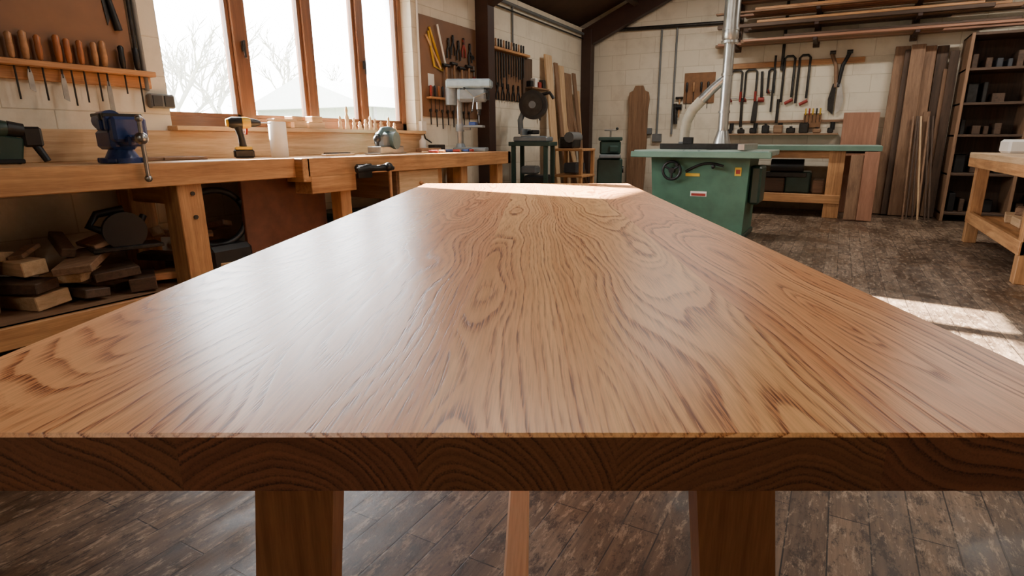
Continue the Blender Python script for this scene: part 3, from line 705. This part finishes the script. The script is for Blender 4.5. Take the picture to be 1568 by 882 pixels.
# ------------------------------------------------------------ outdoors
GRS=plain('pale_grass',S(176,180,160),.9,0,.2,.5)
b=B('ground_outside'); b.bx(-70,-.27,-45,45,-.25,-.12,GRS,0); b.done()
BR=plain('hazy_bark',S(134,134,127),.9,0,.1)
def tree(name,x,y,h,seed):
    r=random.Random(seed); b=B(name,(x,y,-.15))
    def br(p,d,L,rad,dep):
        pts=[p];dd=d.copy()
        for i in range(3):
            dd=(dd+Vector((r.uniform(-.18,.18),r.uniform(-.18,.18),r.uniform(-.05,.12)))).normalized(); pts.append(pts[-1]+dd*L/3)
        b.tube(pts,[rad,rad*.85,rad*.7,rad*.55],BR,5,False)
        if dep==0: return
        for k in range(4 if dep>1 else 5):
            q=pts[r.choice([1,2,3,3])]; a=r.uniform(0,2*pi); s_=r.uniform(.45,.95)
            br(q,(dd+Vector((math.cos(a)*s_,math.sin(a)*s_,r.uniform(-.1,.35)))).normalized(),L*r.uniform(.55,.75),rad*.58,dep-1)
    br(Vector((0,0,0)),Vector((0,0,1)),h*.42,h*.022,4); b.done()
for i,(x,y,h) in enumerate(((-16,3.0,5.2),(-18,6.5,5.8),(-15,.6,4.2),(-20,10.5,6.0),(-17,13,4.6),(-22,-2,5.5),(-15,-3.0,4.4))): tree('bare_tree',x,y,h,i+3)
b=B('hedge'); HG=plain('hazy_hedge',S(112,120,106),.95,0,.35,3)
for i in range(70):
    b.sph((-12.2+R.uniform(-.3,.3),-12+i*.5,.6+R.uniform(-.1,.4)),R.uniform(.6,.95),HG,(1,1,1),8,6)
b.done()
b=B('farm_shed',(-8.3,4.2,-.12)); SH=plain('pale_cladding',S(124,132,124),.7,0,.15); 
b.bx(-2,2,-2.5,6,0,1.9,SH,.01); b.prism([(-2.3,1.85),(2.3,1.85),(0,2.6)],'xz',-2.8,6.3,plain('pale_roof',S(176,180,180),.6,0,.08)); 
for i in range(8): b.bx(2.0,2.06,-2.4+i*1.0,-2.3+i*1.0,0,1.9,GRY)
b.done()
# ------------------------------------------------------------ lights
w=bpy.data.worlds.new('overcast_sky'); scene.world=w; w.use_nodes=True
nt=w.node_tree; bg=nt.nodes['Background']; bg.inputs[0].default_value=(.97,.98,1,1); bg.inputs[1].default_value=28
sd=bpy.data.lights.new('sun','SUN'); sd.energy=200; sd.angle=math.radians(.8); sd.color=(1,.91,.77)
so=bpy.data.objects.new('sun',sd); scene.collection.objects.link(so); so.location=(-8,-5,6)
so.rotation_euler=Vector((1,-.12,-.47)).to_track_quat('-Z','Y').to_euler()
pd=bpy.data.lights.new('window_portal','AREA'); pd.shape='RECTANGLE'; pd.size=W_Y1-W_Y0; pd.size_y=W_Z1-W_Z0; pd.cycles.is_portal=True
po=bpy.data.objects.new('window_portal',pd); scene.collection.objects.link(po); po.location=(-.24,(W_Y0+W_Y1)/2,(W_Z0+W_Z1)/2)
po.rotation_euler=(math.radians(90),0,math.radians(-90))
FILL_TUBE=NT('fill_tube_glow').m; FILL_TUBE.node_tree.nodes['Principled BSDF'].inputs['Emission Color'].default_value=(1,.93,.82,1); FILL_TUBE.node_tree.nodes['Principled BSDF'].inputs['Emission Strength'].default_value=4  # glow for the tubes of the added fill fixtures
for i,(x,y,p) in enumerate(((2.2,-1.9,46),(5.4,-1.9,46),(2.0,-5.9,36),(5.2,-6.4,40),(3.2,-10.6,26))):  # unseen tubes added as fill to brighten the room, one behind the camera
    b=B('fill_tube_fixture',(x,y,3.12)); b.box((0,0,.05),(1.5,.12,.06),WHT); b.tube([(-.72,0,0),(.72,0,0)],.018,FILL_TUBE)
    for q in(-.6,.6): b.tube([(q,0,.08),(q,0,EAVE+sl*min(x+q,8-x-q)-3.12-.04)],.006,DST,6)
    b.done()
    ld=bpy.data.lights.new('fill_tube_lamp','AREA'); ld.shape='RECTANGLE'; ld.size=1.4; ld.size_y=.12; ld.energy=p; ld.color=(1,.92,.82)  # added fill lamp just below each fixture
    lo=bpy.data.objects.new('fill_tube_lamp',ld); scene.collection.objects.link(lo); lo.location=(x,y,3.08)
# ------------------------------------------------------------ camera
cd=bpy.data.cameras.new('camera'); cd.sensor_width=36; cd.lens=36*1065/1920; cd.shift_x=-39/1920; cd.clip_start=.02
co=bpy.data.objects.new('camera',cd); scene.collection.objects.link(co)
co.location=CAM; co.rotation_euler=(math.radians(90)-PITCH,0,A)
scene.camera=co
